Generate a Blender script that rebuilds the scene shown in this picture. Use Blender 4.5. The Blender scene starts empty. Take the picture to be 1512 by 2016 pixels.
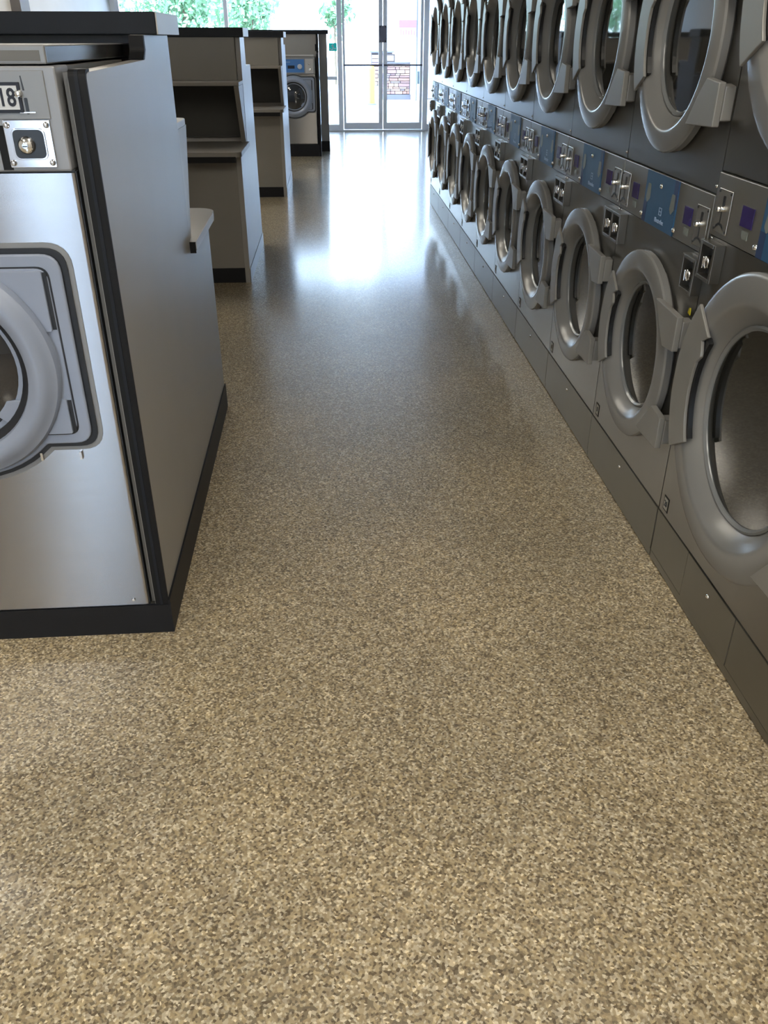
import bpy, bmesh, math, random
from mathutils import Vector, Matrix
random.seed(7)
PI = math.pi
S = bpy.context.scene
C = S.collection

# ------------------------------------------------------------------ camera
cam = bpy.data.objects.new('camera', bpy.data.cameras.new('camera'))
C.objects.link(cam)
cam.location = (0, 0, 1.56)
cam.rotation_euler = (PI/2 - 0.5185, 0.0, -0.058)
cam.data.sensor_width = 36
cam.data.lens = 1633.07/2016*36
cam.data.clip_start = 0.02
cam.data.clip_end = 400
S.camera = cam

# ------------------------------------------------------------------ view + world + sun
S.view_settings.view_transform = 'Standard'
S.view_settings.look = 'None'
S.view_settings.gamma = 1
S.view_settings.use_curve_mapping = False
S.view_settings.exposure = 1.08
SKY = 8.2
LAMP = 8.0
w = bpy.data.worlds.new('sky'); S.world = w; w.use_nodes = True
nt = w.node_tree; nt.nodes.clear()
out = nt.nodes.new('ShaderNodeOutputWorld'); bg = nt.nodes.new('ShaderNodeBackground')
tc = nt.nodes.new('ShaderNodeTexCoord'); sep = nt.nodes.new('ShaderNodeSeparateXYZ')
rp = nt.nodes.new('ShaderNodeValToRGB')
rp.color_ramp.elements[0].position = 0.0; rp.color_ramp.elements[0].color = (0.63, 0.78, 1.0, 1)
rp.color_ramp.elements[1].position = 0.9; rp.color_ramp.elements[1].color = (0.42, 0.62, 1.0, 1)
nt.links.new(tc.outputs['Generated'], sep.inputs[0]); nt.links.new(sep.outputs['Z'], rp.inputs[0])
nt.links.new(rp.outputs[0], bg.inputs[0]); bg.inputs[1].default_value = SKY
nt.links.new(bg.outputs[0], out.inputs[0])
sl = bpy.data.lights.new('sun', 'SUN'); sl.energy = 4.0; sl.angle = math.radians(1.2); sl.color = (1, .98, .95)
so = bpy.data.objects.new('sun', sl); C.objects.link(so)
so.location = (0, 30, 20)
so.rotation_euler = Vector((-0.5, -0.45, 1.2)).to_track_quat('Z', 'Y').to_euler()   # high sun, from outside over the street

# ------------------------------------------------------------------ materials
M = {}
def mat(name, col, rough=.5, metal=0., spec=.5, var=.04, scale=6., bump=0., bscale=60., stretch=None, coat=0., emit=None, strength=0., aniso=0.):
    m = bpy.data.materials.new(name); m.use_nodes = True; M[name] = m
    n = m.node_tree; b = n.nodes['Principled BSDF']
    b.inputs['Roughness'].default_value = rough; b.inputs['Metallic'].default_value = metal
    b.inputs['Specular IOR Level'].default_value = spec; b.inputs['Coat Weight'].default_value = coat
    b.inputs['Coat Roughness'].default_value = .08
    if aniso:
        b.inputs['Anisotropic'].default_value = aniso
        cv = n.nodes.new('ShaderNodeCombineXYZ'); cv.inputs[2].default_value = 1.0; n.links.new(cv.outputs[0], b.inputs['Tangent'])
    t = n.nodes.new('ShaderNodeTexCoord'); mp = n.nodes.new('ShaderNodeMapping')
    if stretch: mp.inputs['Scale'].default_value = stretch
    n.links.new(t.outputs['Object'], mp.inputs[0])
    no = n.nodes.new('ShaderNodeTexNoise'); no.inputs['Scale'].default_value = scale; no.inputs['Detail'].default_value = 4
    n.links.new(mp.outputs[0], no.inputs['Vector'])
    r = n.nodes.new('ShaderNodeValToRGB')
    r.color_ramp.elements[0].position = .3; r.color_ramp.elements[1].position = .7
    r.color_ramp.elements[0].color = tuple(max(0, c*(1-var)) for c in col)+(1,)
    r.color_ramp.elements[1].color = tuple(min(1, c*(1+var)) for c in col)+(1,)
    n.links.new(no.outputs[0], r.inputs[0]); n.links.new(r.outputs[0], b.inputs['Base Color'])
    if bump:
        nb = n.nodes.new('ShaderNodeTexNoise'); nb.inputs['Scale'].default_value = bscale
        n.links.new(mp.outputs[0], nb.inputs['Vector'])
        bp = n.nodes.new('ShaderNodeBump'); bp.inputs['Strength'].default_value = bump; bp.inputs['Distance'].default_value = .002
        n.links.new(nb.outputs[0], bp.inputs['Height']); n.links.new(bp.outputs[0], b.inputs['Normal'])
    if emit:
        b.inputs['Emission Color'].default_value = emit+(1,); b.inputs['Emission Strength'].default_value = strength
    return m
mat('dryer_grey', (.150, .143, .128), .36, .85, .5, .05, 3, coat=.8)
M['dryer_grey'].node_tree.nodes['Principled BSDF'].inputs['Coat Roughness'].default_value = .24
mat('kick_grey', (.20, .192, .172), .36, .85, .5, .05, 3)
mat('panel_grey', (.25, .243, .225), .34, .7, .5, .03, 4)
mat('plate_metal', (.44, .43, .40), .27, .85, .5, .05, 20)
mat('door_grey', (.205, .205, .200), .27, .15, .5, .03, 6)
mat('hinge_grey', (.21, .205, .195), .38, .1, .5, .04, 8)
mat('door_black', (.012, .013, .015), .3, 0, .5, .1, 8)
mat('door_glass', (.018, .018, .016), .04, 0, .9, .1, 3)
mat('inner_ring', (.20, .21, .215), .2, .2, .5, .02, 6)
mat('label_blue', (.024, .085, .18), .42, 0, .4, .08, 12)
mat('label_edge', (.024, .045, .12), .42, 0, .4, .08, 12)
mat('label_ink', (.30, .40, .58), .5, 0, .3, .02, 5)
mat('label_grey', (.17, .19, .18), .45, 0, .4, .1, 30)
mat('display', (.035, .025, .12), .12, 0, .6, .1, 20)
mat('chrome', (.82, .83, .84), .10, 1, .5, .02, 20)
mat('black', (.012, .013, .016), .35, 0, .5, .15, 10)
mat('black_laminate', (.010, .013, .019), .5, 0, .25, .1, 12, .05, 90)
mat('kick_black', (.008, .009, .012), .5, 0, .3, .1, 9)
mat('laminate', (.235, .222, .205), .42, 0, .45, .025, 5, .03, 200)
mat('laminate_side', (.31, .30, .285), .36, 0, .5, .02, 5, .03, 200)
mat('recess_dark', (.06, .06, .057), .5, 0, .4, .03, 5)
mat('laminate_light', (.42, .41, .40), .4, 0, .5, .02, 5)
mat('edge_dark', (.006, .0065, .008), .55, 0, .25, .1, 8)
mat('steel', (.35, .345, .35), .27, 1, .5, .03, 3, 0, 30, (1, 1, 60), aniso=.85)
mat('polished', (.72, .73, .76), .12, 1, .5, .03, 6)
mat('bezel', (.27, .28, .30), .38, .2, .5, .02, 6)
mat('head_grey', (.23, .235, .245), .38, .25, .5, .02, 6)
mat('washer_door', (.26, .30, .39), .30, .1, .5, .02, 6)
mat('washer_side', (.14, .135, .125), .45, .3, .4, .03, 6)
mat('gasket', (.015, .017, .022), .4, 0, .4, .1, 8)
mat('wash_glass', (.012, .015, .022), .03, 0, 1.0, .1, 3)
mat('white_label', (.55, .58, .62), .4, 0, .4, .02, 6)
mat('ink', (.02, .025, .04), .5, 0, .3, .05, 6)
mat('wash_blue', (.06, .20, .52), .35, 0, .5, .05, 6)
mat('wall_paint', (.60, .585, .56), .7, 0, .3, .03, 2, .1, 150)
mat('wall_bright', (.66, .68, .72), .7, 0, .3, .03, 2)
mat('column_brown', (.16, .15, .15), .6, 0, .3, .05, 4)
mat('ceiling', (.62, .62, .60), .85, 0, .2, .04, 30)
mat('aluminium', (.62, .64, .70), .40, .15, .5, .03, 10)
mat('aluminium_dark', (.12, .12, .16), .4, .5, .5, .04, 10)
mat('lamp', (.9, .9, .88), .5, 0, .2, .01, 5, emit=(1.0, .93, .80), strength=LAMP)
mat('lamp_frame', (.7, .7, .7), .5, 0, .4, .02, 5)
mat('concrete', (.58, .60, .62), .85, 0, .2, .06, 1.5, .2, 60)
mat('stucco', (.66, .68, .72), .85, 0, .2, .03, 3, .2, 90)
mat('mortar', (.06, .05, .05), .9, 0, .2, .1, 20)
mat('cap_stone', (.10, .10, .12), .8, 0, .2, .08, 8)
for i, c in enumerate([(.21, .125, .10), (.26, .17, .13), (.18, .115, .11), (.25, .19, .16), (.155, .125, .135)]):
    mat('stone_%d' % i, c, .85, 0, .2, .12, 12, .4, 60)
mat('bollard', (.55, .36, .03), .5, 0, .4, .04, 5)
mat('sign_pink', (.25, .09, .15), .5, 0, .4, .04, 5)
mat('sign_white', (.30, .25, .33), .5, 0, .4, .02, 5)
mat('teal', (.01, .62, .58), .4, 0, .4, .04, 5)
mat('leaf', (.135, .25, .125), .6, 0, .3, .35, 2)
mat('bark', (.12, .09, .06), .9, 0, .2, .2, 10)
mat('grass', (.20, .32, .14), .9, 0, .2, .25, 1.5)
mat('asphalt', (.42, .42, .42), .9, 0, .2, .08, 3)
mat('box_grey', (.13, .15, .15), .6, 0, .3, .04, 5)
mat('sticker', (.30, .29, .25), .5, 0, .3, .04, 5)
mat('pale_metal', (.5, .5, .5), .4, .4, .4, .03, 5)
mat('orange_sticker', (.5, .42, .02), .5, 0, .3, .05, 5)

# leaf translucency
lm = M['leaf'].node_tree; b = lm.nodes['Principled BSDF']
# window glass: transparent with a faint mirror
g = bpy.data.materials.new('pane_glass'); g.use_nodes = True; M['pane_glass'] = g
n = g.node_tree; n.nodes.clear()
o_ = n.nodes.new('ShaderNodeOutputMaterial'); mx = n.nodes.new('ShaderNodeMixShader'); tr = n.nodes.new('ShaderNodeBsdfTransparent')
gl = n.nodes.new('ShaderNodeBsdfGlossy'); gl.inputs['Roughness'].default_value = .02
lw = n.nodes.new('ShaderNodeFresnel'); lw.inputs['IOR'].default_value = 1.35
tr.inputs[0].default_value = (.95, .98, .97, 1)
n.links.new(lw.outputs[0], mx.inputs[0]); n.links.new(tr.outputs[0], mx.inputs[1]); n.links.new(gl.outputs[0], mx.inputs[2]); n.links.new(mx.outputs[0], o_.inputs[0])
# floor: coated vinyl-flake epoxy
f = bpy.data.materials.new('flake_floor'); f.use_nodes = True; M['floor'] = f
n = f.node_tree; b = n.nodes['Principled BSDF']; L_ = n.links.new
t = n.nodes.new('ShaderNodeTexCoord')
def vor(scale, rnd=1.0):
    v = n.nodes.new('ShaderNodeTexVoronoi'); v.inputs['Scale'].default_value = scale; v.inputs['Randomness'].default_value = rnd
    v.voronoi_dimensions = '2D'
    L_(t.outputs['Object'], v.inputs['Vector']); return v
v1 = vor(205); s1 = n.nodes.new('ShaderNodeSeparateColor'); L_(v1.outputs['Color'], s1.inputs[0])
r1 = n.nodes.new('ShaderNodeValToRGB'); r1.color_ramp.interpolation = 'CONSTANT'
stops = [(0, (.118, .088, .050)), (.10, (.19, .152, .098)), (.27, (.300, .238, .146)), (.50, (.378, .308, .197)), (.72, (.46, .395, .285)), (.90, (.64, .575, .44))]
e = r1.color_ramp.elements
e[0].position, e[0].color = stops[0][0], stops[0][1]+(1,)
e[1].position, e[1].color = stops[1][0], stops[1][1]+(1,)
for p_, c_ in stops[2:]:
    q_ = e.new(p_); q_.color = c_+(1,)
L_(s1.outputs[0], r1.inputs[0])
v2 = vor(120); s2 = n.nodes.new('ShaderNodeSeparateColor'); L_(v2.outputs['Color'], s2.inputs[0])
r2 = n.nodes.new('ShaderNodeValToRGB'); r2.color_ramp.interpolation = 'CONSTANT'
r2.color_ramp.elements[0].color = (.80, .80, .82, 1); r2.color_ramp.elements[1].position = .3; r2.color_ramp.elements[1].color = (1, 1, 1, 1)
q_ = r2.color_ramp.elements.new(.85); q_.color = (1.18, 1.16, 1.1, 1)
L_(s2.outputs[1], r2.inputs[0])
nz = n.nodes.new('ShaderNodeTexNoise'); nz.inputs['Scale'].default_value = 2.2; nz.inputs['Detail'].default_value = 5; L_(t.outputs['Object'], nz.inputs['Vector'])
r3 = n.nodes.new('ShaderNodeValToRGB'); r3.color_ramp.elements[0].color = (.90, .90, .90, 1); r3.color_ramp.elements[1].color = (1.12, 1.10, 1.06, 1)
r3.color_ramp.elements[0].position = .3; r3.color_ramp.elements[1].position = .7; L_(nz.outputs[0], r3.inputs[0])
m1 = n.nodes.new('ShaderNodeMix'); m1.data_type = 'RGBA'; m1.blend_type = 'MULTIPLY'; m1.inputs[0].default_value = 1
L_(r1.outputs[0], m1.inputs[6]); L_(r2.outputs[0], m1.inputs[7])
m2 = n.nodes.new('ShaderNodeMix'); m2.data_type = 'RGBA'; m2.blend_type = 'MULTIPLY'; m2.inputs[0].default_value = 1
L_(m1.outputs[2], m2.inputs[6]); L_(r3.outputs[0], m2.inputs[7]); L_(m2.outputs[2], b.inputs['Base Color'])
b.inputs['Roughness'].default_value = .38; b.inputs['Specular IOR Level'].default_value = .5; b.inputs['Coat Weight'].default_value = 1.0; b.inputs['Coat Roughness'].default_value = .13; b.inputs['Coat IOR'].default_value = 1.55
ad = n.nodes.new('ShaderNodeTexNoise'); ad.inputs['Scale'].default_value = 130; ad.inputs['Detail'].default_value = 2; L_(t.outputs['Object'], ad.inputs['Vector'])
bp = n.nodes.new('ShaderNodeBump'); bp.inputs['Strength'].default_value = .22; bp.inputs['Distance'].default_value = .0022
L_(ad.outputs[0], bp.inputs['Height'])
ad2 = n.nodes.new('ShaderNodeTexNoise'); ad2.inputs['Scale'].default_value = 1.6; ad2.inputs['Detail'].default_value = 2; L_(t.outputs['Object'], ad2.inputs['Vector'])
bp2 = n.nodes.new('ShaderNodeBump'); bp2.inputs['Strength'].default_value = .15; bp2.inputs['Distance'].default_value = .01
L_(ad2.outputs[0], bp2.inputs['Height']); L_(bp.outputs[0], bp2.inputs['Normal'])
L_(bp2.outputs[0], b.inputs['Normal'])
bc_ = n.nodes.new('ShaderNodeBump'); bc_.inputs['Strength'].default_value = .10; bc_.inputs['Distance'].default_value = .002
L_(ad.outputs[0], bc_.inputs['Height']); L_(bc_.outputs[0], b.inputs['Coat Normal'])

# ------------------------------------------------------------------ mesh helpers
def _link(name, me, m, parent=None, loc=(0, 0, 0)):
    me.name = name
    if m is not None and not me.materials: me.materials.append(M[m])
    o = bpy.data.objects.new(name, me); C.objects.link(o); o.location = loc
    if parent: o.parent = parent
    return o
def bx(bm, x0, x1, y0, y1, z0, z1):
    vs = [bm.verts.new((x, y, z)) for x in (x0, x1) for y in (y0, y1) for z in (z0, z1)]
    for f_ in ((0, 1, 3, 2), (4, 6, 7, 5), (0, 4, 5, 1), (2, 3, 7, 6), (0, 2, 6, 4), (1, 5, 7, 3)):
        bm.faces.new([vs[i] for i in f_])
def done(name, bm, m, parent=None, loc=(0, 0, 0), bevel=0, seg=2, smooth=False):
    bmesh.ops.recalc_face_normals(bm, faces=bm.faces)
    if bevel:
        ed = [e_ for e_ in bm.edges if len(e_.link_faces) == 2 and e_.calc_face_angle(0) > .6]
        bmesh.ops.bevel(bm, geom=ed, offset=bevel, segments=seg, profile=.5, affect='EDGES', clamp_overlap=True)
    me = bpy.data.meshes.new(name); bm.to_mesh(me); bm.free()
    if smooth:
        for p in me.polygons: p.use_smooth = True
        try: me.set_sharp_from_angle(angle=math.radians(35))
        except Exception: pass
    return _link(name, me, m, parent, loc)
def box(name, m, parent, x0, x1, y0, y1, z0, z1, bevel=0, seg=2):
    cx, cy, cz = (x0+x1)/2, (y0+y1)/2, z0
    bm = bmesh.new(); bx(bm, x0-cx, x1-cx, y0-cy, y1-cy, 0, z1-z0)
    return done(name, bm, m, parent, (cx, cy, cz), bevel, seg)
def prism(name, m, parent, pts, a0, a1, axis='x', bevel=0, loc=(0, 0, 0), smooth=False, seg=2):
    """polygon extruded along an axis; pts are the other two coords in order"""
    bm = bmesh.new()
    def P(u, v, a):
        return {'x': (a, u, v), 'y': (u, a, v), 'z': (u, v, a)}[axis]
    A = [bm.verts.new(P(u, v, a0)) for u, v in pts]; B = [bm.verts.new(P(u, v, a1)) for u, v in pts]
    k = len(pts)
    bm.faces.new(A); bm.faces.new(B[::-1])
    for i in range(k): bm.faces.new((A[i], A[(i+1) % k], B[(i+1) % k], B[i]))
    return done(name, bm, m, parent, loc, bevel, seg, smooth)
def holed(name, m, parent, y0, y1, z0, z1, cy, cz, rad, x0, x1, n_=64):
    """flat panel in the YZ plane with a round opening"""
    import math as _m
    angs = sorted(set([2*PI*i/n_ for i in range(n_)] + [_m.atan2(b_-cz, a_-cy) % (2*PI) for a_ in (y0, y1) for b_ in (z0, z1)]))
    bm = bmesh.new(); R_ = []
    for a in angs:
        c, s_ = _m.cos(a), _m.sin(a); t_ = 1e9
        if c > 1e-9: t_ = min(t_, (y1-cy)/c)
        if c < -1e-9: t_ = min(t_, (y0-cy)/c)
        if s_ > 1e-9: t_ = min(t_, (z1-cz)/s_)
        if s_ < -1e-9: t_ = min(t_, (z0-cz)/s_)
        R_.append([bm.verts.new((x, cy+k_*c, cz+k_*s_)) for x in (x0, x1) for k_ in (rad, t_)])
    for A, B in zip(R_, R_[1:]+R_[:1]):
        bm.faces.new((A[0], A[1], B[1], B[0])); bm.faces.new((A[2], B[2], B[3], A[3]))
        bm.faces.new((A[1], A[3], B[3], B[1])); bm.faces.new((A[0], B[0], B[2], A[2]))
    return done(name, bm, m, parent)
def rounded(pts, rad, seg=5):
    """round listed polygon corners: rad = dict index->radius"""
    res = []
    k = len(pts)
    for i, p in enumerate(pts):
        r = rad.get(i, 0) if isinstance(rad, dict) else rad
        if r <= 0: res.append(p); continue
        p = Vector(p); a = (Vector(pts[i-1])-p); c = (Vector(pts[(i+1) % k])-p)
        la, lc = a.length, c.length; a.normalize(); c.normalize()
        ang = a.angle(c); d = min(r/math.tan(ang/2), la*.49, lc*.49)
        p0 = p+a*d; p1 = p+c*d
        for s_ in range(seg+1):
            t_ = s_/seg
            q = p0*(1-t_)**2 + p*2*t_*(1-t_) + p1*t_**2
            res.append((q.x, q.y))
    return res
def rrect(u0, u1, v0, v1, r, seg=5):
    return rounded([(u0, v0), (u1, v0), (u1, v1), (u0, v1)], r, seg)
def lathe(name, m, parent, prof, seg=64, axis='-x', loc=(0, 0, 0), closed=False, cap=False):
    bm = bmesh.new(); rings = []
    def P(r, a, p):
        c, s = r*math.cos(a), r*math.sin(a)
        return {'-x': (-p, c, s), '-y': (c, -p, s), 'z': (c, s, p)}[axis]
    for r, p in prof:
        if r < 1e-6: rings.append([bm.verts.new(P(0, 0, p))]*seg)
        else: rings.append([bm.verts.new(P(r, 2*PI*i/seg, p)) for i in range(seg)])
    pr = list(zip(rings, rings[1:]))
    if closed: pr.append((rings[-1], rings[0]))
    for A, B in pr:
        for i in range(seg):
            vs = []
            for v in (A[i], A[(i+1) % seg], B[(i+1) % seg], B[i]):
                if v not in vs: vs.append(v)
            if len(vs) > 2:
                try: bm.faces.new(vs)
                except ValueError: pass
    if cap:
        for R in (rings[0], rings[-1]):
            if len(set(R)) > 2: bm.faces.new(R)
    return done(name, bm, m, parent, loc, smooth=True)
def text(name, s, m, parent, size, loc, rot, depth=.0008, bold=False, sx=1.):
    cu = bpy.data.curves.new(name, 'FONT'); cu.body = s; cu.size = size; cu.align_x = 'CENTER'; cu.align_y = 'CENTER'
    cu.extrude = depth; cu.resolution_u = 3
    if bold: cu.offset = size*.018
    tmp = bpy.data.objects.new(name+'_tmp', cu); C.objects.link(tmp)
    me = bpy.data.meshes.new_from_object(tmp.evaluated_get(bpy.context.evaluated_depsgraph_get()))
    bpy.data.objects.remove(tmp); bpy.data.curves.remove(cu)
    me.transform(Matrix.Diagonal((sx, 1, 1, 1)))
    me.transform(rot); me.materials.clear()
    return _link(name, me, m, parent, loc)
ROT_MX = Matrix(((0, 0, -1), (-1, 0, 0), (0, 1, 0))).to_4x4()     # text facing -X (aisle side), reading towards -Y
ROT_MY = Matrix.Rotation(PI/2, 4, 'X')                             # text facing -Y
def thing(name, label, cat, loc=(0, 0, 0), rz=0, group=None):
    o = bpy.data.objects.new(name, None); C.objects.link(o); o.empty_display_size = .1
    o.location = loc; o.rotation_euler = (0, 0, rz); o['label'] = label; o['category'] = cat
    if group: o['group'] = group
    return o
def tag(o, label, cat, group=None):
    o['label'] = label; o['category'] = cat
    if group: o['group'] = group
    return o
def struct(o): o['kind'] = 'structure'; return o
KIDS = {}
def copy_tree(o, parent=None):
    c = o.copy(); C.objects.link(c); c.parent = parent
    for ch in [k for k in ALL if k.parent == o]: copy_tree(ch, c)
    return c

# ------------------------------------------------------------------ room shell
XL, XR, Y0, Y1, ZC = -3.9, 2.15, -4.0, 17.66, 3.3
RX = 1.06
fl = struct(box('floor', 'floor', None, XL-.1, XR+.1, Y0, Y1+.12, -.12, 0))
struct(box('ceiling', 'ceiling', None, XL-.1, XR+.1, Y0, Y1+.1, ZC, ZC+.1))
struct(box('wall_back', 'wall_paint', None, XL-.1, -2.42, Y0-.1, Y0, 0, ZC))
struct(box('wall_back', 'wall_paint', None, -1.6, XR+.1, Y0-.1, Y0, 0, ZC))
struct(box('wall_back', 'wall_paint', None, -2.42, -1.6, Y0-.1, Y0, 2.4, ZC))
struct(box('wall_back', 'wall_paint', None, -2.42, -1.6, Y0-.1, Y0, 0, .5))
bwin = struct(box('added_window', 'aluminium', None, -2.42, -1.6, Y0-.08, Y0, .5, .56, .004))  # unseen window, added and sized to streak the near washer's steel with daylight
for x in (-.385, .385): box('mullion', 'aluminium', bwin, x-.025, x+.025, -.04, .04, .06, 1.9)
box('pane', 'pane_glass', bwin, -.36, .36, -.005, .005, .06, 1.9)
wl = struct(box('wall_left', 'wall_paint', None, XL-.1, XL, Y0, Y1, 0, ZC))
c_ = box('column', 'column_brown', wl, 0, .12, -.18, .18, 0, ZC); c_.location = (.05+.06, 12.4-(Y0+Y1)/2, 0)
struct(box('wall_right', 'wall_paint', None, XR, XR+.1, Y0, Y1, 0, ZC))
wb = struct(box('trim_1', 'wall_paint', None, RX+.03, XR, Y0, 9.80, 2.02, ZC))      # bulkhead over the dryers
struct(box('trim_2', 'wall_paint', None, RX+.03, XR, 9.70, 9.80, 0, 2.02))          # end cheek of the dryer bulkhead
# window wall
WY = Y1
struct(box('wall_front', 'wall_paint', None, XL, XR, WY, WY+.12, 2.78, ZC))
win = struct(box('window_1', 'aluminium', None, XL+.12, .175, WY, WY+.08, 0, .12, .004))
def wpart(name, x0, x1, z0, z1, y0=WY, y1=WY+.08, m='aluminium', par=None, by=None):
    par = par or win
    return box(name, m, par, x0-par.location.x, x1-par.location.x, y0-par.location.y, y1-par.location.y, z0-par.location.z, z1-par.location.z, 0 if m == 'pane_glass' else .004)
for x in (XL+.12, -1.85): wpart('mullion', x-.035, x+.035, .12, 2.78)
wpart('head_rail', XL+.155, .14, 2.70, 2.78)
for a, b2 in ((XL+.155, -1.885), (-1.815, .14)):
    wpart('middle_rail', a, b2, .885, .945)
    wpart('pane', a, b2, .945, 2.70, WY+.03, WY+.04, 'pane_glass'); wpart('pane', a, b2, .12, .885, WY+.03, WY+.04, 'pane_glass')
struct(box('wall_front_pier', 'wall_bright', None, XL, XL+.085, WY, WY+.12, 0, 2.78)).name = 'trim_3'
win2 = struct(box('window_2', 'aluminium', None, 1.86, XR, WY, WY+.08, 0, .12, .004))
wpart('pane', 1.86, XR, .12, 2.70, WY+.03, WY+.04, 'pane_glass', win2); wpart('head_rail', 1.86, XR, 2.70, 2.78, par=win2)
# door pair
door_frame = struct(box('door_1', 'aluminium', None, .14, 1.86, WY-.03, WY+.09, 0, .025, .002))
def dpart(name, x0, x1, z0, z1, y0=WY-.03, y1=WY+.09, m='aluminium', par=None, bevel=.004):
    par = par or door_frame
    o = box(name, m, par, x0, x1, y0, y1, z0, z1, 0 if m == 'pane_glass' else bevel)
    p = par; off = Vector((0, 0, 0))
    while p: off += p.location; p = p.parent
    o.location = Vector(o.location)-off
    return o
dpart('jamb', .155, .245, .025, 2.30); dpart('jamb', 1.765, 1.86, .025, 2.30)
dpart('header', .14, 1.86, 2.30, 2.42); dpart('transom_pane', .20, 1.80, 2.42, 2.70, WY+.03, WY+.04, 'pane_glass'); dpart('head_rail', .14, 1.86, 2.70, 2.78)
for k, (a, b2) in enumerate(((.255, 1.0), (1.01, 1.755))):
    lf = dpart('door_leaf', a, b2, .03, .15, WY, WY+.05)
    s0, s1 = (.045, .075) if k == 0 else (.075, .05)
    dpart('stile', a, a+s0, .15, 2.28, WY, WY+.05, par=lf); dpart('stile', b2-s1, b2, .15, 2.28, WY, WY+.05, par=lf)
    dpart('top_rail', a+s0, b2-s1, 2.18, 2.28, WY, WY+.05, par=lf)
    dpart('pane', a+s0, b2-s1, .15, 2.18, WY+.02, WY+.03, 'pane_glass', lf)
    dpart('push_bar', a+.01, b2-.01, 1.115, 1.145, WY-.05, WY-.028, 'aluminium_dark', lf)
lk = dpart('lock_plate', .935, 1.07, 1.50, 1.77, WY-.012, WY, 'aluminium_dark')
for dx, dz in ((.02, .02), (.115, .02), (.02, .25), (.115, .25)):
    lathe('bolt', 'black', lk, [(0, .008), (.011, .006), (.012, 0)], 10, '-y', (dx-.0675, -.006, dz))

# ------------------------------------------------------------------ ceiling lights (above the frame)
ordinal = ['first', 'second', 'third', 'fourth', 'fifth', 'sixth', 'seventh', 'eighth', 'ninth', 'tenth']
def troffer(x, y, lx, ly, label):
    t_ = thing('ceiling_light', label, 'ceiling light', (x, y, ZC-.05), 0, 'ceiling lights')
    bm = bmesh.new()
    for a in ((-lx/2-.03, lx/2+.03, -ly/2-.03, -ly/2), (-lx/2-.03, lx/2+.03, ly/2, ly/2+.03), (-lx/2-.03, -lx/2, -ly/2, ly/2), (lx/2, lx/2+.03, -ly/2, ly/2)):
        bx(bm, a[0], a[1], a[2], a[3], 0, .05)
    done('frame', bm, 'lamp_frame', t_)
    box('diffuser', 'lamp', t_, -lx/2, lx/2, -ly/2, ly/2, .012, .03)
for i, y in enumerate((-2.6, .3, 7.2, 9.4, 11.6, 14.0)):
    troffer(-2.35, y, .6, 1.2, 'flat white ceiling light panel over the washer islands, %s from the back wall' % ordinal[i])
for i, y in enumerate((-2.8, -.9, 1.0)):
    troffer(.35, y, .6, 1.2, 'flat white ceiling light panel over the aisle, %s from the back wall' % ordinal[i])

# ------------------------------------------------------------------ stacked dryers
def make_door(root, cy, cz, k, screw=True):
    """front-loading round door, centre (cy,cz) on the cabinet face; k scales it"""
    d = lathe('door', 'door_grey', root, [(.300*k, .0005), (.311*k, .0005), (.319*k, .008), (.320*k, .028), (.316*k, .034), (.309*k, .0365), (.264*k, .0405), (.257*k, .0395), (.251*k, .035),
              (.232*k, .016), (.217*k, -.004), (.205*k, -.020), (.19*k, -.026), (.19*k, -.03), (.284*k, -.03), (.284*k, .0005)], 72, '-x', (0, cy, cz), closed=True)
    lathe('glass_rim', 'inner_ring', d, [(.218*k, -.010), (.216*k, -.001), (.211*k, .002), (.205*k, -.004), (.204*k, -.012), (.218*k, -.012)], 64, '-x', closed=True)
    lathe('glass', 'door_glass', d, [(0, -.005), (.06*k, -.0052), (.12*k, -.0058), (.17*k, -.0068), (.207*k, -.008)], 48, '-x')
    # pull grip on the latch side
    ri, ro = .232*k, .322*k
    outer = [(ro*math.cos(a), ro*math.sin(a)) for a in [math.radians(-30+68*i/14) for i in range(15)]]
    inner = [(ri*math.cos(a), ri*math.sin(a)) for a in [math.radians(38-68*i/14) for i in range(15)]]
    inner[1] = (inner[1][0]+.016*k, inner[1][1]); inner[3] = (inner[3][0]-.012*k, inner[3][1])
    prism('grip', 'hinge_grey', d, outer+inner, -.040, -.050, 'x', .0025)
    ri2, ro2 = .226*k, .30*k
    o2 = [(ro2*math.cos(a), ro2*math.sin(a)) for a in [math.radians(-28+62*i/10) for i in range(11)]]
    i2 = [(ri2*math.cos(a), ri2*math.sin(a)) for a in [math.radians(34-62*i/10) for i in range(11)]]
    prism('grip_underside', 'door_black', d, o2+i2, -.026, -.0395, 'x')
    hy = -.394 if k < 1.1 else -.42*k; m_lim = -hy
    for s_ in (1, -1):
        pts = [(-.205*k, s_*.222*k), (hy, s_*.215*k), (hy, s_*.108*k), (-.31*k, s_*.100*k), (-.262*k, s_*.150*k)]
        h = prism('hinge', 'hinge_grey', d, pts, -.030, -.050, 'x', .003)
        hx = prism('hinge_mount', 'hinge_grey', d, [(hy+.035, s_*.205*k), (max(hy-.004, -m_lim), s_*.200*k), (max(hy-.004, -m_lim), s_*.118*k), (hy+.035, s_*.112*k)], .0, -.030, 'x', .003)
    return d
def screw(par, x, y, z, r=.008):
    return lathe('screw', 'chrome', par, [(0, r*.75), (r*.5, r*.65), (r*.85, r*.35), (r, 0)], 12, '-x', (x, y, z))
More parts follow.
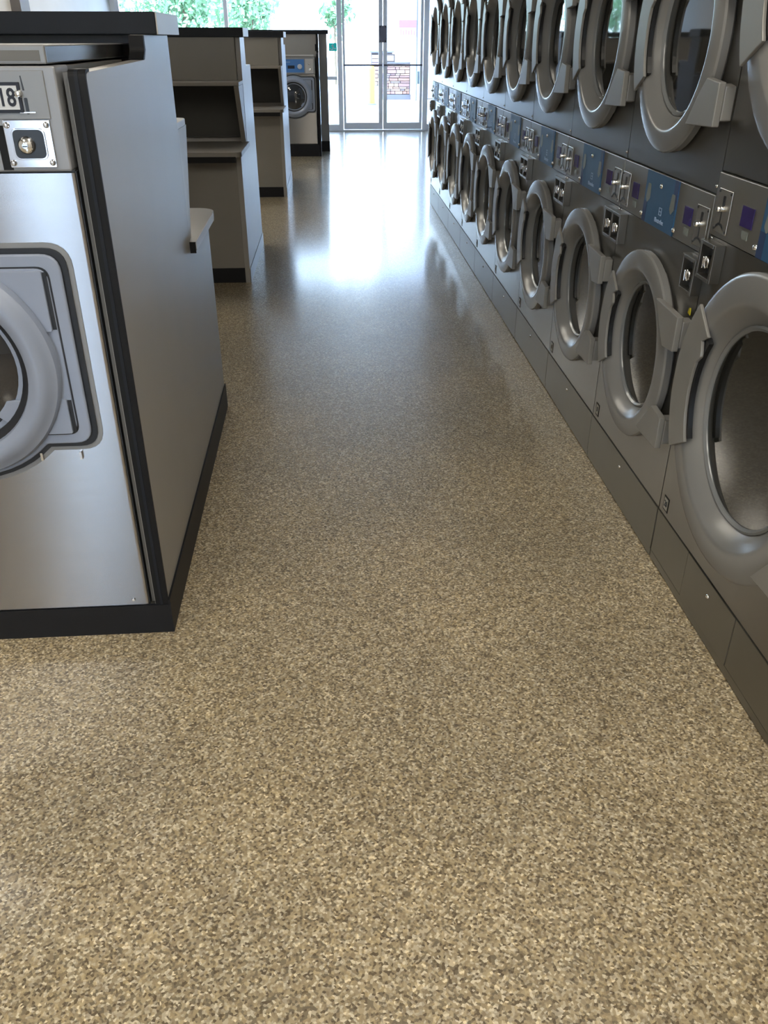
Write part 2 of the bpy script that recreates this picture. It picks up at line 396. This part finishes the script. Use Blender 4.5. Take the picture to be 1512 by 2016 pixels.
def make_dryer(name, label, W, cz1, cz2, k, p0, p1, number, insert=None):
    root = thing(name, label, 'dryer', (RX, 0, 0))
    H_ = 1.985
    box('cabinet', 'dryer_grey', root, .045, 1.0, .003, W-.003, .0, H_)
    box('strip_backing', 'dryer_grey', root, .0125, .0445, .004, W-.004, p0-.003, p1+.003)
    box('kick_backing', 'dryer_grey', root, .0125, .0445, .004, W-.004, .004, .195)
    holed('lower_front', 'dryer_grey', root, .0025, W-.0025, .196, p0-.004, W/2, cz1, .285*k, 0, .0445)
    holed('upper_front', 'dryer_grey', root, .0025, W-.0025, p1+.004, max(H_, cz2+.33*k), W/2, cz2, .285*k, 0, .0445)
    # recess behind door edges
    if insert:
        a, b_ = insert
        kp = box('kick_panel', 'kick_grey', root, -.004, .012, a+.0015, b_-.0015, .033, .193, .0015)
        for (u, v) in ((.0025, a), (b_, W-.0025)): box('kick_cheek', 'kick_grey', root, -.003, .012, u+.001, v-.001, .033, .193, .0015)
    else:
        kp = box('kick_panel', 'kick_grey', root, -.004, .012, .0025, W-.0025, .033, .193, .0015)
    box('toe_rail', 'kick_grey', root, -.002, .012, .0025, W-.0025, .004, .0315, .001)
    ky = (insert[0]+insert[1])/2 if insert else W/2
    screw(kp, -.008, ky-kp.location.y, .115, .007)
    # control strip
    cp = box('control_panel', 'panel_grey', root, -.006, .012, .003, W-.003, p0, p1, .002)
    oy, oz = cp.location.y, p0; h = p1-p0; m_ = W/2
    bw0 = .257 if k < 1.1 else .30
    b0, b1 = bw0-oy, (W-bw0)-oy
    X = -.009-cp.location.x
    bl = box('blue_label', 'label_blue', cp, X-.0006, X+.003, b0, b1, .001, h-.001)
    box('label_stripe', 'label_edge', cp, X-.0009, X+.003, b0, b0+.032, .08, h-.001)
    box('label_stripe', 'label_edge', cp, X-.0009, X+.003, b1-.032, b1, .001, .065)
    for (yy, z_) in ((b0+.030, .075), (b1-.035, .078)):
        prism('label_notch', 'label_grey', cp, rounded([(yy-.018, z_), (yy-.014, z_+.045), (yy+.012, z_+.045), (yy+.020, z_-.002), (yy+.004, z_-.016)], .006), X-.0012, X+.002, 'x')
    text('brand_lettering', 'Electrolux', 'label_ink', cp, .019, (X-.0012, m_-oy-.02, .024), ROT_MX, bold=True)
    bm = bmesh.new()
    yc, zc, s2 = m_-oy-.02, .054, .012
    for q in ((-s2, s2, -s2, -s2+.0028), (-s2, s2, s2-.0028, s2), (-s2, -s2+.0028, -s2, s2), (s2-.0028, s2, -s2, s2), (-.0075, .0075, -.0014, .0014)):
        bx(bm, X-.0014, X, yc+q[0], yc+q[1], zc+q[2], zc+q[3])
    done('emblem', bm, 'label_ink', cp)
    for yy, zz in ((m_, p1-.034), (bw0-.010, p0+.022), (W-bw0+.010, p0+.022)): screw(cp, X, yy-oy, zz-oz, .0085)
    cu, du = (.052, .158) if k < 1.1 else (.072, .215)
    dw, dh = (.030, .050) if k < 1.1 else (.033, .050)
    for side in (0, 1):
        Y = (lambda v: v) if side == 0 else (lambda v: W-v)
        dy, dz = Y(du)-oy, (p0+.055)-oz
        box('display', 'display', cp, X-.0006, X+.002, dy-dw, dy+dw, dz, dz+dh)
        box('display_caption', 'label_grey', cp, X-.0004, X+.002, dy-.020, dy+.012, .026, .046)
        # coin slot plate with knob, slot and return arch
        yc = Y(cu); z0 = p0+.014
        pl = box('coin_slot_plate', 'plate_metal', root, -.011, -.007, yc-.042, yc+.042, z0, z0+.112, .0015)
        lathe('coin_knob', 'chrome', pl, [(0, .016), (.006, .015), (.009, .010), (.009, 0)], 14, '-x', (-.002, 0.006, .062))
        box('slot', 'black', pl, -.0032, 0, .001, .005, .026, .056)
        prism('slot_window', 'door_black', pl, rrect(-.007, .006, .070, .096, .005), -.0030, 0, 'x')
        prism('return_arch', 'black', pl, [(-.026, .010), (-.020, .020), (-.004, .026), (.012, .026), (.026, .018), (.030, .008), (.024, .013), (.010, .020), (-.004, .020), (-.018, .014)], -.0030, 0, 'x')
        for (a, c) in ((-.036, .008), (.036, .008), (-.036, .104), (.036, .104)): lathe('rivet', 'black', pl, [(0, .002), (.0035, .0015), (.0035, 0)], 8, '-x', (-.002, a, c))
        # coin vault box below
        bc = Y(.046 if k < 1.1 else .062); bz0, bz1 = p0-.116, p0-.012
        bm = bmesh.new(); hw = .050
        for q in ((-hw, -hw+.012, 0, bz1-bz0), (hw-.012, hw, 0, bz1-bz0), (-hw+.012, hw-.012, 0, .011), (-hw+.012, hw-.012, bz1-bz0-.011, bz1-bz0)):
            bx(bm, -.030, 0, q[0], q[1], q[2], q[3])
        cbx = done('coin_vault', bm, 'dryer_grey', root, (0, bc, bz0), .0015)
        box('vault_back', 'door_black', cbx, -.004, -.0005, -hw+.012, hw-.012, .011, bz1-bz0-.011)
        lathe('vault_lock', 'chrome', cbx, [(0, .031), (.010, .031), (.017, .028), (.019, .022), (.019, 0)], 22, '-x', (0, 0, .050))
        box('lock_handle', 'chrome', cbx, -.037, -.028, -.003, .003, .034, .066, .002)
        screw(root, 0, Y(.013), bz1+.002, .0045)
    make_door(root, m_, cz1, k); make_door(root, m_, cz2, k)
    for yy in (.016,): screw(root, 0, yy, p1+.022, .005)
    if number:
        st = box('number_plate', 'edge_dark', root, -.0014, 0, W-.070, W-.030, .212, .262)
        box('plate_field', 'sticker', st, -.0012, 0, -.015, .015, .005, .045)
        text('plate_digits', number, 'ink', st, .030, (-.0016, 0, .025), ROT_MX, sx=.8)
    return root
big = make_dryer('stacked_dryer', 'wide grey stacked pair of dryers nearest the camera, with number plate 20', .889, .672, 1.70, 1.25, 1.084, 1.246, '20', insert=(.275, .615))
big.location = (RX, 1.475, 0); big['group'] = 'stacked dryers along the right wall'
small = make_dryer('stacked_dryer', 'grey stacked pair of coin dryers directly beyond the wide one, second from the camera', .7985, .627, 1.57, 1.0, 1.022, 1.184, '0')
small['group'] = 'stacked dryers along the right wall'
small.location = (RX, 2.3645, 0)
ALL = list(C.objects)
for i in range(2, 10):
    o = copy_tree(small); o.location = (RX, 2.3645+.7987*(i-1), 0)
    o['label'] = ('grey stacked pair of coin dryers, %s stack from the camera end of the right wall' % ordinal[i]) if i < 9 else 'grey stacked pair of coin dryers at the far end, closest to the glass doors'
# small yellow tag on a hinge of the second stack
ys = prism('yellow_tag', 'orange_sticker', None, [(0, 0), (.018, .004), (.012, .020), (.002, .022)], 0, .002, 'x', loc=(RX-.012, 2.3645+.010, .845))
tag(ys, 'tiny yellow tag stuck beside the lower door hinge of the second dryer stack', 'tag')

# ------------------------------------------------------------------ washer islands
def island(label, loc, rz, prof, rad, length, kick_profile, front_edge, fascia, shelves, counter, body, extras=None, band=None, thick=.042, matf='laminate'):
    root = thing('laundry_island', label, 'island', loc, rz)
    prism('end_panel', 'laminate_side', root, rounded(prof, rad, 5), -thick, 0, 'x', .0015)
    return root

def slab_shelf(name, root, x0, x1, y0, y1, z0, z1, m='laminate_light', corner=0, side=1):
    pts = [(x0, y0), (x1, y0), (x1, y1), (x0, y1)]
    r = {2: corner} if side == 1 else {1: corner}
    return prism(name, m, root, rounded(pts, r if corner else 0, 6), z0, z1, 'z', .002)

# --- island 1 (near, washers face the camera)
L1 = 2.0
i1 = thing('laundry_island', 'near grey laminate washer island with black plinth, stepped end panel and folding ledges behind', 'island', (-.523, 2.046, 0), .0143)
p = [(0, 0), (0, 1.497), (.72, 1.507), (.755, 1.535), (.755, 1.57), (1.20, 1.57), (1.20, .88), (1.755, .88), (1.755, 0)]
prism('end_panel', 'laminate_side', i1, rounded(p, {1: .03}, 5), -.040, 0, 'x', .001)
prism('shelf_gusset', 'laminate_light', i1, [(1.201, 1.279), (1.435, 1.279), (1.25, .901), (1.201, .901)], -.040, -.003, 'x')
# black banding on the camera-facing edge
for nm, x0, x1, y0, m in (('edge_band', -.037, .0006, -.006, 'edge_dark'), ('edge_bead', -.024, -.016, -.008, 'black_laminate')):
    prism(nm, m, i1, rounded([(y0, .100), (y0, 1.5035), (.034, 1.5040), (.034, 1.4980), (.0015, 1.4975), (.0015, .100)], {1: .032, 4: .028}, 6), x0, x1, 'x')
prism('riser_band', 'edge_dark', i1, rounded([(.735, 1.569), (.735, 1.530), (.70, 1.508), (.725, 1.508), (.756, 1.532), (.754, 1.569)], {1: .02}, 4), -.041, .001, 'x')
box('end_kick', 'kick_black', i1, .0, .006, -.008, 1.767, 0, .118)
box('front_kick', 'kick_black', i1, -L1, .006, -.010, .0, 0, .100)
box('back_kick', 'kick_black', i1, -L1, -.03, 1.750, 1.760, 0, .1)
box('back_panel', 'laminate', i1, -L1, -.041, 1.730, 1.749, .1, .868)
box('riser', 'laminate', i1, -L1, -.041, .955, 1.199, .904, 1.569)
box('side_filler', 'washer_side', i1, -.051, -.0405, .012, .75, .1, 1.497)
box('riser_ledge', 'washer_side', i1, -.052, -.0405, .751, .95, .9, 1.497)
box('machine_base', 'washer_side', i1, -L1, -.041, .0, .73, 0, .094)
box('body_core', 'laminate', i1, -L1, -.041, .755, 1.68, 0, .868)
slab_shelf('upper_ledge', i1, -L1, -.001, 1.2005, 1.445, 1.280, 1.302, corner=.05)
slab_shelf('folding_shelf', i1, -L1, .022, 1.175, 1.90, .870, .902, 'laminate', corner=.10)
prism('shelf_edge_strip', 'laminate_light', i1, [(.0225, 1.178), (.0245, 1.178), (.0245, 1.78), (.0225, 1.78)], .870, .902, 'z')
box('shelf_end_cap', 'edge_dark', i1, .001, .0225, 1.168, 1.1745, .862, .902)
ct = thing('folding_counter', 'thick black edged counter top with grey end cap on the near island', 'counter', (-.523, 2.046, 0), .0143)
box('counter_slab', 'black_laminate', ct, -L1, .036, .77, 1.20, 1.5705, 1.628, .003)
box('end_cap', 'laminate_light', ct, .0365, .040, .772, 1.198, 1.571, 1.627)
# --- washers
def make_washer(label, loc, W=.80, D=.70, number='18', blue=False, hb=1.30, ht=1.51, z0=.10, k=1.0):
    """front faces -Y, right edge at x=0, front plane y=0, stands at z=0 local (plinth top)"""
    r = thing('washing_machine', label, 'washing machine', loc)
    Hs, Ht = hb-z0, ht-z0
    cx = -W/2; cz = .75*k if not blue else (.815-z0)
    box('cabinet', 'washer_side', r, -W+.004, -.006, .020, D, .001, Ht-.002)
    box('side_trim', 'gasket', r, -.005, .0, .004, .03, .001, Hs)
    fp = prism('front_panel', 'steel', r, rounded([(-W, .020), (-W, 0), (-.001, 0), (-.001, .020)], {1: .018, 2: .018}, 8), .003, Hs-.003, 'z', smooth=True)
    # gasket surround + pale bezel, shaped as ring joined with a square hinge/latch ear on the right
    def outline(R, ex, zt, zb, cr):
        pts = []
        a0, a1 = math.asin((zt)/R), math.asin(max(-1, zb/R))
        # right ear, corners rounded
        n_ = 40
        arc = [(R*math.cos(t_), R*math.sin(t_)) for t_ in [a0+(2*PI-a0+a1)*i/n_ for i in range(n_+1)]]
        ear = rounded([(R*math.cos(a1), zb), (ex, zb), (ex, zt), (R*math.cos(a0), zt)], {1: cr, 2: cr}, 6)
        return arc+ear[1:-1]
    R = .300*k; ex = .330*k; zt = .285*k
    gs = prism('gasket_surround', 'gasket', r, outline(R+.012, ex+.014, zt, -.224*k, .05*k), -.006, .0, 'y', .0, (cx, 0, cz))
    gc = prism('surround_lip', 'head_grey', r, outline(R+.024, ex+.026, zt+.012, -.236*k, .06*k), -.002, .0, 'y', 0, (cx, 0, cz))
    bz = prism('bezel', 'washer_door', r, outline(R, ex, zt-.012, -.212*k, .045*k), -.016, -.006, 'y', .004, (cx, 0, cz), seg=2)
    prism('bezel_recess', 'gasket', bz, outline(R-.02, ex-.028, zt-.040, -.186*k, .03*k), -.0165, -.0155, 'y')
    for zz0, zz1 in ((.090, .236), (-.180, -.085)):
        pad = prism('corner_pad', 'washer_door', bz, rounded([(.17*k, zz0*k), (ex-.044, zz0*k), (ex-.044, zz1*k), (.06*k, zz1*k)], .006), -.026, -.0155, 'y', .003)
        box('pad_shadow_strip', 'gasket', bz, ex-.0435, ex-.034, -.0200, -.0165, zz0*k+.004, zz1*k-.004)  # gasket-black strip standing in for the shadow beside each raised pad
    prism('bezel_inner', 'washer_door', bz, outline(R-.024, ex-.032, zt-.044, -.182*k, .03*k), -.019, -.0155, 'y', .002)
    d = lathe('door', 'washer_door', r, [(.284*k, -.01), (.287*k, .014), (.281*k, .026), (.268*k, .032), (.262*k, .040), (.245*k, .047), (.228*k, .046), (.214*k, .036), (.206*k, .012), (.206*k, -.01)], 72, '-y', (cx, -.018, cz), closed=True)
    lathe('door_seal', 'gasket', d, [(.211*k, .026), (.204*k, .022), (.193*k, .010), (.193*k, 0), (.211*k, 0)], 56, '-y', closed=True)
    lathe('glass', 'wash_glass', d, [(0, .030), (.06*k, .028), (.12*k, .020), (.170*k, .006), (.194*k, -.006)], 48, '-y')
    # latch catch bright clips under the ear
    box('clip', 'polished', r, cx+.185*k, cx+.191*k, -.010, 0, cz-.262*k, cz-.240*k); box('clip', 'polished', r, cx+.286*k, cx+.292*k, -.010, 0, cz-.262*k, cz-.240*k)
    lathe('screw', 'chrome', r, [(0, .005), (.004, .004), (.006, 0)], 12, '-y', (-.045, 0, .022))
    # control head
    hd = box('control_head', 'bezel', r, -W, -.005, -.010, .10, Hs+.002, Ht, .004)
    hx, hy_, hz = hd.location
    if blue:
        pb = box('control_label', 'wash_blue', hd, -.60-hx, -.16-hx, -.0125-hy_, -.009-hy_, .02, .19)
        box('display', 'ink', hd, -.40-hx, -.30-hx, -.0145-hy_, -.010-hy_, .07, .11)
        lathe('dial', 'white_label', hd, [(0, .018), (.030, .017), (.033, .010), (.034, 0)], 28, '-y', (-.225-hx, -.012-hy_, .095))
        box('caption', 'label_ink', hd, -.50-hx, -.36-hx, -.0140-hy_, -.010-hy_, .15, .158)
        cp_ = box('coin_panel', 'pale_metal', hd, -.145-hx, -.03-hx, -.0125-hy_, -.009-hy_, .01, .195, .001)
        lathe('coin_knob', 'chrome', hd, [(0, .016), (.010, .014), (.012, 0)], 14, '-y', (-.09-hx, -.012-hy_, .13))
        lathe('coin_lock', 'chrome', hd, [(0, .016), (.018, .014), (.020, 0)], 16, '-y', (-.08-hx, -.012-hy_, .055))
    else:
        up = box('coin_plate', 'head_grey', hd, -.44-hx, -.030-hx, -.0135-hy_, -.009-hy_, .106, .200, .0015)
        ux, uy, uz = up.location
        lb = box('number_label', 'ink', hd, -.205-hx, -.083-hx, -.0175-hy_, -.0120-hy_, .119, .178, .001)
        box('label_face', 'white_label', lb, -.054, .0545, -.0036, 0, .0065, .0525, .0)
        text('label_digits', number, 'ink', lb, .049, (.031, -.0040, .0285), ROT_MY, bold=True, sx=.78)
        prism('slot', 'black', up, [(.1565, .056), (.1605, .056), (.1580, .084), (.1555, .084)], -.0026, 0, 'y')
        prism('slot', 'black', up, rrect(.156, .163, .010, .042, .003), -.0028, 0, 'y')
        lathe('coin_button', 'chrome', up, [(0, .011), (.006, .010), (.0085, .006), (.009, 0)], 18, '-y', (.147, -.002, .050))
        box('slot_bar', 'chrome', up, .143, .177, -.006, -.001, .012, .0155, .001)
        # polished lock plate with rounded well
        hw, hh = .050, .046
        lp = prism('lock_plate', 'polished', hd, rrect(-hw, hw, -hh-.002, hh+.002, .003), -.006, .0, 'y', .001, (-.084-hx, -.010-hy_, .057))
        prism('lock_well_rim', 'polished', lp, rrect(-.036, .036, -.032, .032, .014, 7), -.0085, -.005, 'y', .001)
        prism('lock_well', 'door_black', lp, rrect(-.033, .033, -.029, .029, .013, 7), -.0092, -.006, 'y', 0)
        lathe('lock_barrel', 'chrome', lp, [(0, .022), (.008, .022), (.014, .020), (.0175, .015), (.019, .004)], 26, '-y', (-.006, 0, -.002))
        lathe('lock_core', 'polished', lp, [(0, .0245), (.006, .0245), (.007, .021)], 18, '-y', (-.006, 0, -.002))
        box('key_slot', 'black', lp, -.011, -.001, -.0250, -.0200, -.004, -.002)
        for a in (-1, 1):
            for c in (-1, 1): lathe('screw', 'polished', lp, [(0, .0085), (.004, .0075), (.0062, .004), (.007, .0)], 14, '-y', (a*.042, -.005, c*.038))
        box('head_gap', 'edge_dark', hd, -.152-hx, -.131-hx, -.0125-hy_, -.009-hy_, .004, .094)
    LD = .93
    if not blue:
        lid = box('dispenser_lid', 'head_grey', r, -W, -.021, -.004, LD, Ht+.003, Ht+.039, .003)
        box('lid_side', 'steel', lid, (W-.021)/2-.0005, (W-.021)/2+.001, -(LD+.004)/2+.006, (LD+.004)/2-.004, .003, .033)
        box('lid_label', 'washer_side', lid, -(W-.02)/2, (W-.02)/2-.012, -(LD+.004)/2-.0015, -(LD+.004)/2+.002, .006, .026)
    else:
        box('top_bar', 'pale_metal', r, -W, -.02, -.03, .05, Ht+.004, Ht+.024, .003)
    return r
w1 = make_washer('stainless front-load washer with number label 18 at the left edge of the frame', (-.577, 2.040, .10))
w1.rotation_euler.z = .0143
w2 = make_washer('stainless front-load washer beyond the left edge of the frame, next to the one numbered 18', (-.577-.812, 2.040-.0107, .10), number='17')
w2.rotation_euler.z = .0143
for w_ in (w1, w2): w_['group'] = 'front-load washers on the islands'

# --- islands 2 and 3 (shelves face the camera)
def mid_island(label, x, y0, D, rz, yg0, yg1, yr0, yr1, zstep, ystep, ysh, L=2.3, ctlabel=''):
    """local y=0 at lower front"""
    r = thing('laundry_island', label, 'island', (x, y0, 0), rz)
    p = [(0, 0), (0, .868), (yr0, .868), (yr0, 1.57), (yr1, 1.57), (yr1+.02, zstep), (ystep, zstep), (D, 0)]
    prism('end_panel', 'laminate_side', r, p, -.035, 0, 'x', .0015)
    prism('shelf_gusset', 'laminate', r, [(yg0, 1.278), (yr0-.001, 1.278), (yr0-.001, .901), (yg1, .901)], -.035, -.002, 'x')
    box('end_kick', 'kick_grey', r, 0, .005, -.005, D+.004, 0, .10)
    box('front_kick', 'kick_black', r, -L, -.036, .004, .016, 0, .105)
    box('front_panel', 'laminate', r, -L, -.036, .006, .024, .106, .868)
    box('fascia', 'laminate', r, -L, -.036, yr0-.03, yr0-.001, 1.303, 1.569)
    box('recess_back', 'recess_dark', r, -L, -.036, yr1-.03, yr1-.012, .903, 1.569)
    box('recess_soffit', 'laminate', r, -L, -.036, yr0, yr1-.031, 1.303, 1.318)
    box('body_core', 'laminate', r, -L, -.036, .03, D-.03, 0, .867)
    box('machine_deck', 'laminate_light', r, -L, -.036, yr1+.01, ystep-.01, .868, zstep-.01)
    slab_shelf('upper_ledge', r, -L, .0, yg0-.01, yr0-.001, 1.280, 1.302, 'laminate', corner=.02, side=0)
    slab_shelf('folding_shelf', r, -L, .018, ysh, yg1+.06, .870, .902, 'laminate', corner=.06, side=0)
    box('shelf_nosing', 'edge_dark', r, -L, -.02, ysh-.004, ysh+.006, .838, .875)
    c = thing('folding_counter', ctlabel, 'counter', (x, y0, 0), rz)
    box('counter_slab', 'black_laminate', c, -L, .028, yr0-.05, yr1+.03, 1.5715, 1.628, .003)
    box('end_cap', 'laminate_light', c, .0285, .032, yr0-.048, yr1+.028, 1.573, 1.627)
    return r
mid_island('grey laminate folding island with open shelf recess, second from the camera', -.622, 6.19, 1.32, .0, .22, .47, .54, .88, 1.385, 1.27, -.16,
           ctlabel='dark counter top on the second island, between the near and the third')
mid_island('grey laminate folding island with open shelf recess, third from the camera', -.520, 10.0, 1.40, .0, .20, .45, .50, 1.0, 1.50, 1.36, -.12,
           ctlabel='dark counter top on the third island, before the far washer')
# --- island 4 (far, washer faces camera)
i4 = thing('laundry_island', 'far grey washer island standing next to the glass doors', 'island', (-.155, 13.73, 0), 0)
p = [(0, 0), (0, 1.36), (.50, 1.38), (.50, 1.62), (.64, 1.62), (.64, 0)]
prism('end_panel', 'edge_dark', i4, rounded(p, {1: .03}, 4), -.035, 0, 'x', .001)
box('wall_stub', 'laminate_side', i4, .001, .125, .645, 1.3, .0, 1.62, .002)
box('stub_kick', 'kick_black', i4, .0, .130, .635, .644, 0, .15)
box('stub_kick_side', 'kick_black', i4, .126, .131, .645, 1.305, 0, .15)
box('riser', 'laminate_side', i4, -1.9, -.036, .56, 1.3, 0, 1.62)
prism('riser_band', 'edge_dark', i4, rounded([(.48, 1.40), (.48, 1.49), (.559, 1.49), (.559, 1.40)], .01), -.05, -.0355, 'x')
box('front_kick', 'kick_black', i4, -1.9, -.036, 0, .03, 0, .17)
box('machine_base', 'washer_side', i4, -1.9, -.036, .031, .55, 0, .165)
ct4 = thing('folding_counter', 'thin dark counter top on the far island under the windows', 'counter', (-.155, 13.73, 0), 0)
box('counter_slab', 'black_laminate', ct4, -1.9, .15, .54, 1.34, 1.6215, 1.675, .003)
w4 = make_washer('grey front-load washer with blue control label on the far island', (-.205, 13.74, .172), W=.66, D=.53, blue=True, hb=1.11, ht=1.335, z0=.172, k=.93)
w4['group'] = 'front-load washers on the islands'
w5 = make_washer('grey front-load washer hidden behind the third island, left of the blue labelled one', (-.205-.68, 13.74, .172), W=.66, D=.53, blue=True, hb=1.11, ht=1.335, z0=.172, k=.93)
w5['group'] = 'front-load washers on the islands'

# teal sign on the sidelite
sg = thing('window_sign', 'small teal square sticker on the glass beside the doors', 'sign', (.075, WY+.025, 1.36))
box('sign_face', 'teal', sg, -.075, .075, -.002, .002, 0, .13)
bm = bmesh.new()
for i in range(9):
    a = math.radians(-150+i*30); bx(bm, -.02+.032*math.cos(a)-.007, -.02+.032*math.cos(a)+.007, -.004, -.002, .055+.032*math.sin(a)-.007, .055+.032*math.sin(a)+.007)
bx(bm, -.004, .006, -.004, -.002, .06, .115); bx(bm, .03, .055, -.004, -.002, .03, .05)
done('sign_symbol', bm, 'white_label', sg)

# ------------------------------------------------------------------ outdoors
gr = struct(box('ground', 'concrete', None, -60, 60, WY+.12, 90, -.14, -.02))
gr2 = struct(box('ground', 'asphalt', None, -60, 60, -60, Y0-.1, -.14, -.02))
# building wing with stone base seen through the right door leaf
bw = thing('building_wing', 'pale stucco building wing with stacked stone base outside the right door leaf', 'building', (1.60, 27.5, 0))
box('stucco_wall', 'stucco', bw, .72, 5.0, .25, 1.4, 0, 5.2)
box('canopy', 'stucco', bw, -.2, 5.0, -5.5, 1.4, 3.25, 5.2)
box('stone_backing', 'mortar', bw, -.10, .76, .06, .5, .12, .93)
box('footing', 'cap_stone', bw, -.12, .95, -.05, .5, -.02, .12)
box('corner_board', 'stucco', bw, .765, .95, .0, .249, .12, 1.02)
z = .125
row = 0
while z < .90:
    h = random.choice((.055, .07, .085, .10)); h = min(h, .925-z)
    x = -.10
    while x < .74:
        wd = random.uniform(.12, .30)
        if x+wd > .68: wd = .755-x
        dp = random.uniform(.0, .035)
        box('stone', 'stone_%d' % random.randrange(5), bw, x+.006, x+wd-.006, -.01-dp, .07, z+.006, z+h-.004, .008, 1)
        x += wd
    z += h; row += 1
box('cap', 'cap_stone', bw, -.13, .765, -.03, .5, .927, .965, .006)
box('post', 'stucco', bw, .78, 1.05, -.45, -.20, -.02, 3.24)
# farther stone column between the leaves
fc = thing('stone_column', 'short stacked stone pier farther out behind the yellow bollard', 'column', (2.02, 36.0, 0))
box('core', 'mortar', fc, -.40, .40, .04, .6, -.02, 1.1)
z = -.01
while z < 1.02:
    x = -.40
    while x < .38:
        wd = random.uniform(.2, .36)
        if x+wd > .30: wd = .41-x
        box('stone', 'stone_%d' % random.randrange(5), fc, x+.008, x+wd-.008, -.02-random.uniform(0, .03), .06, z+.008, z+.13-.008, .01, 1)
        x += wd
    z += .13
box('cap', 'cap_stone', fc, -.45, .45, -.05, .65, 1.1, 1.16, .01)
# yellow bollard
bo = thing('bollard', 'yellow safety bollard standing outside the left door leaf', 'bollard', (1.14, 25.3, -.02))
lathe('post', 'bollard', bo, [(.085, 0), (.085, .86), (.075, .91), (.045, .945), (0, .955)], 24, 'z', cap=False)
lathe('foot_collar', 'cap_stone', bo, [(.10, 0), (.13, 0), (.12, .035), (.10, .04)], 24, 'z', closed=True)
# reserved sign by the wing
ps = thing('parking_sign', 'white sign with pink header on a thin pole outside the right door leaf', 'sign', (2.22, 26.9, 0))
lathe('pole', 'cap_stone', ps, [(.02, -.02), (.02, 2.75)], 12, 'z', (.28, .02, 0))
fb = box('sign_board', 'sign_white', ps, -.24, .26, -.01, .01, 1.62, 2.02, .003)
box('sign_header', 'sign_pink', fb, -.245, .245, -.013, -.009, .205, .395)
bm = bmesh.new()
for i in range(6): bx(bm, -.21+i*.075, -.175+i*.075, -.013, -.010, .03, .17-(i % 2)*.03)
done('sign_lines', bm, 'sign_pink', fb)
# small dark-rimmed meter box sitting above the stone base
mb = thing('meter_box', 'small dark rimmed box on the stone base outside the right door leaf', 'box', (1.74, 27.52, .966))
bm = bmesh.new()
for q in ((-.16, .18, 0, .04), (-.16, .18, .17, .21), (-.16, -.12, .04, .17), (.14, .18, .04, .17)): bx(bm, q[0], q[1], -.02, .10, q[2], q[3])
done('rim', bm, 'mortar', mb)
box('face', 'stucco', mb, -.12, .14, 0, .09, .04, .17)
# grey outlet box beside the right jamb (outside)
ob = thing('utility_box', 'grey utility box mounted outside the right door jamb', 'box', (1.70, WY+.25, .0))
box('post', 'pale_metal', ob, .05, .09, .02, .06, -.02, .80)
box('case', 'box_grey', ob, -.02, .13, -.02, .10, .80, 1.02, .008)

# trees across the street
def tree(label, x, y, h, r, n_, cz, seed):
    rnd = random.Random(seed)
    t_ = thing('tree', label, 'tree', (x, y, -.019), 0, 'trees across the street')
    bm = bmesh.new()
    blobs = [(rnd.gauss(0, r*.42), rnd.gauss(0, r*.35), cz+rnd.uniform(-.45, .5)*h*.6, rnd.uniform(.35, .62)*r) for _ in range(11)]
    for i in range(n_):
        b_ = blobs[i % len(blobs)]
        v = Vector((rnd.gauss(0, 1), rnd.gauss(0, 1), rnd.gauss(0, 1))); v.normalize(); v *= b_[3]*rnd.uniform(.55, 1.05)
        c = Vector(b_[:3])+v; s_ = rnd.uniform(.07, .17)
        a = Vector((rnd.gauss(0, 1), rnd.gauss(0, 1), rnd.gauss(0, 1))).normalized(); b2_ = a.orthogonal().normalized()
        q = [c+a*s_, c+b2_*s_*.55, c-a*s_, c-b2_*s_*.55]
        bm.faces.new([bm.verts.new(k_) for k_ in q])
    fo = done('foliage', bm, 'leaf', t_); fo['kind'] = 'stuff'
    lathe('trunk', 'bark', t_, [(.08*r, 0), (.06*r, 1.0), (.05*r, cz-.3), (.02*r, cz+h*.3)], 12, 'z')
    return t_
tree('leafy pale green tree across the street at the left end of the windows', -9.8, 38, 4.2, 2.0, 2900, 3.0, 1)
tree('leafy pale green tree across the street behind the window mullion', -6.3, 43, 4.2, 2.1, 2900, 2.9, 2)
tree('leafy pale green tree across the street above the second island', -3.0, 38, 3.2, 1.4, 1700, 2.5, 3)
tree('small loose green tree across the street beside the door jamb', .25, 37, 2.2, .7, 500, 2.3, 4)
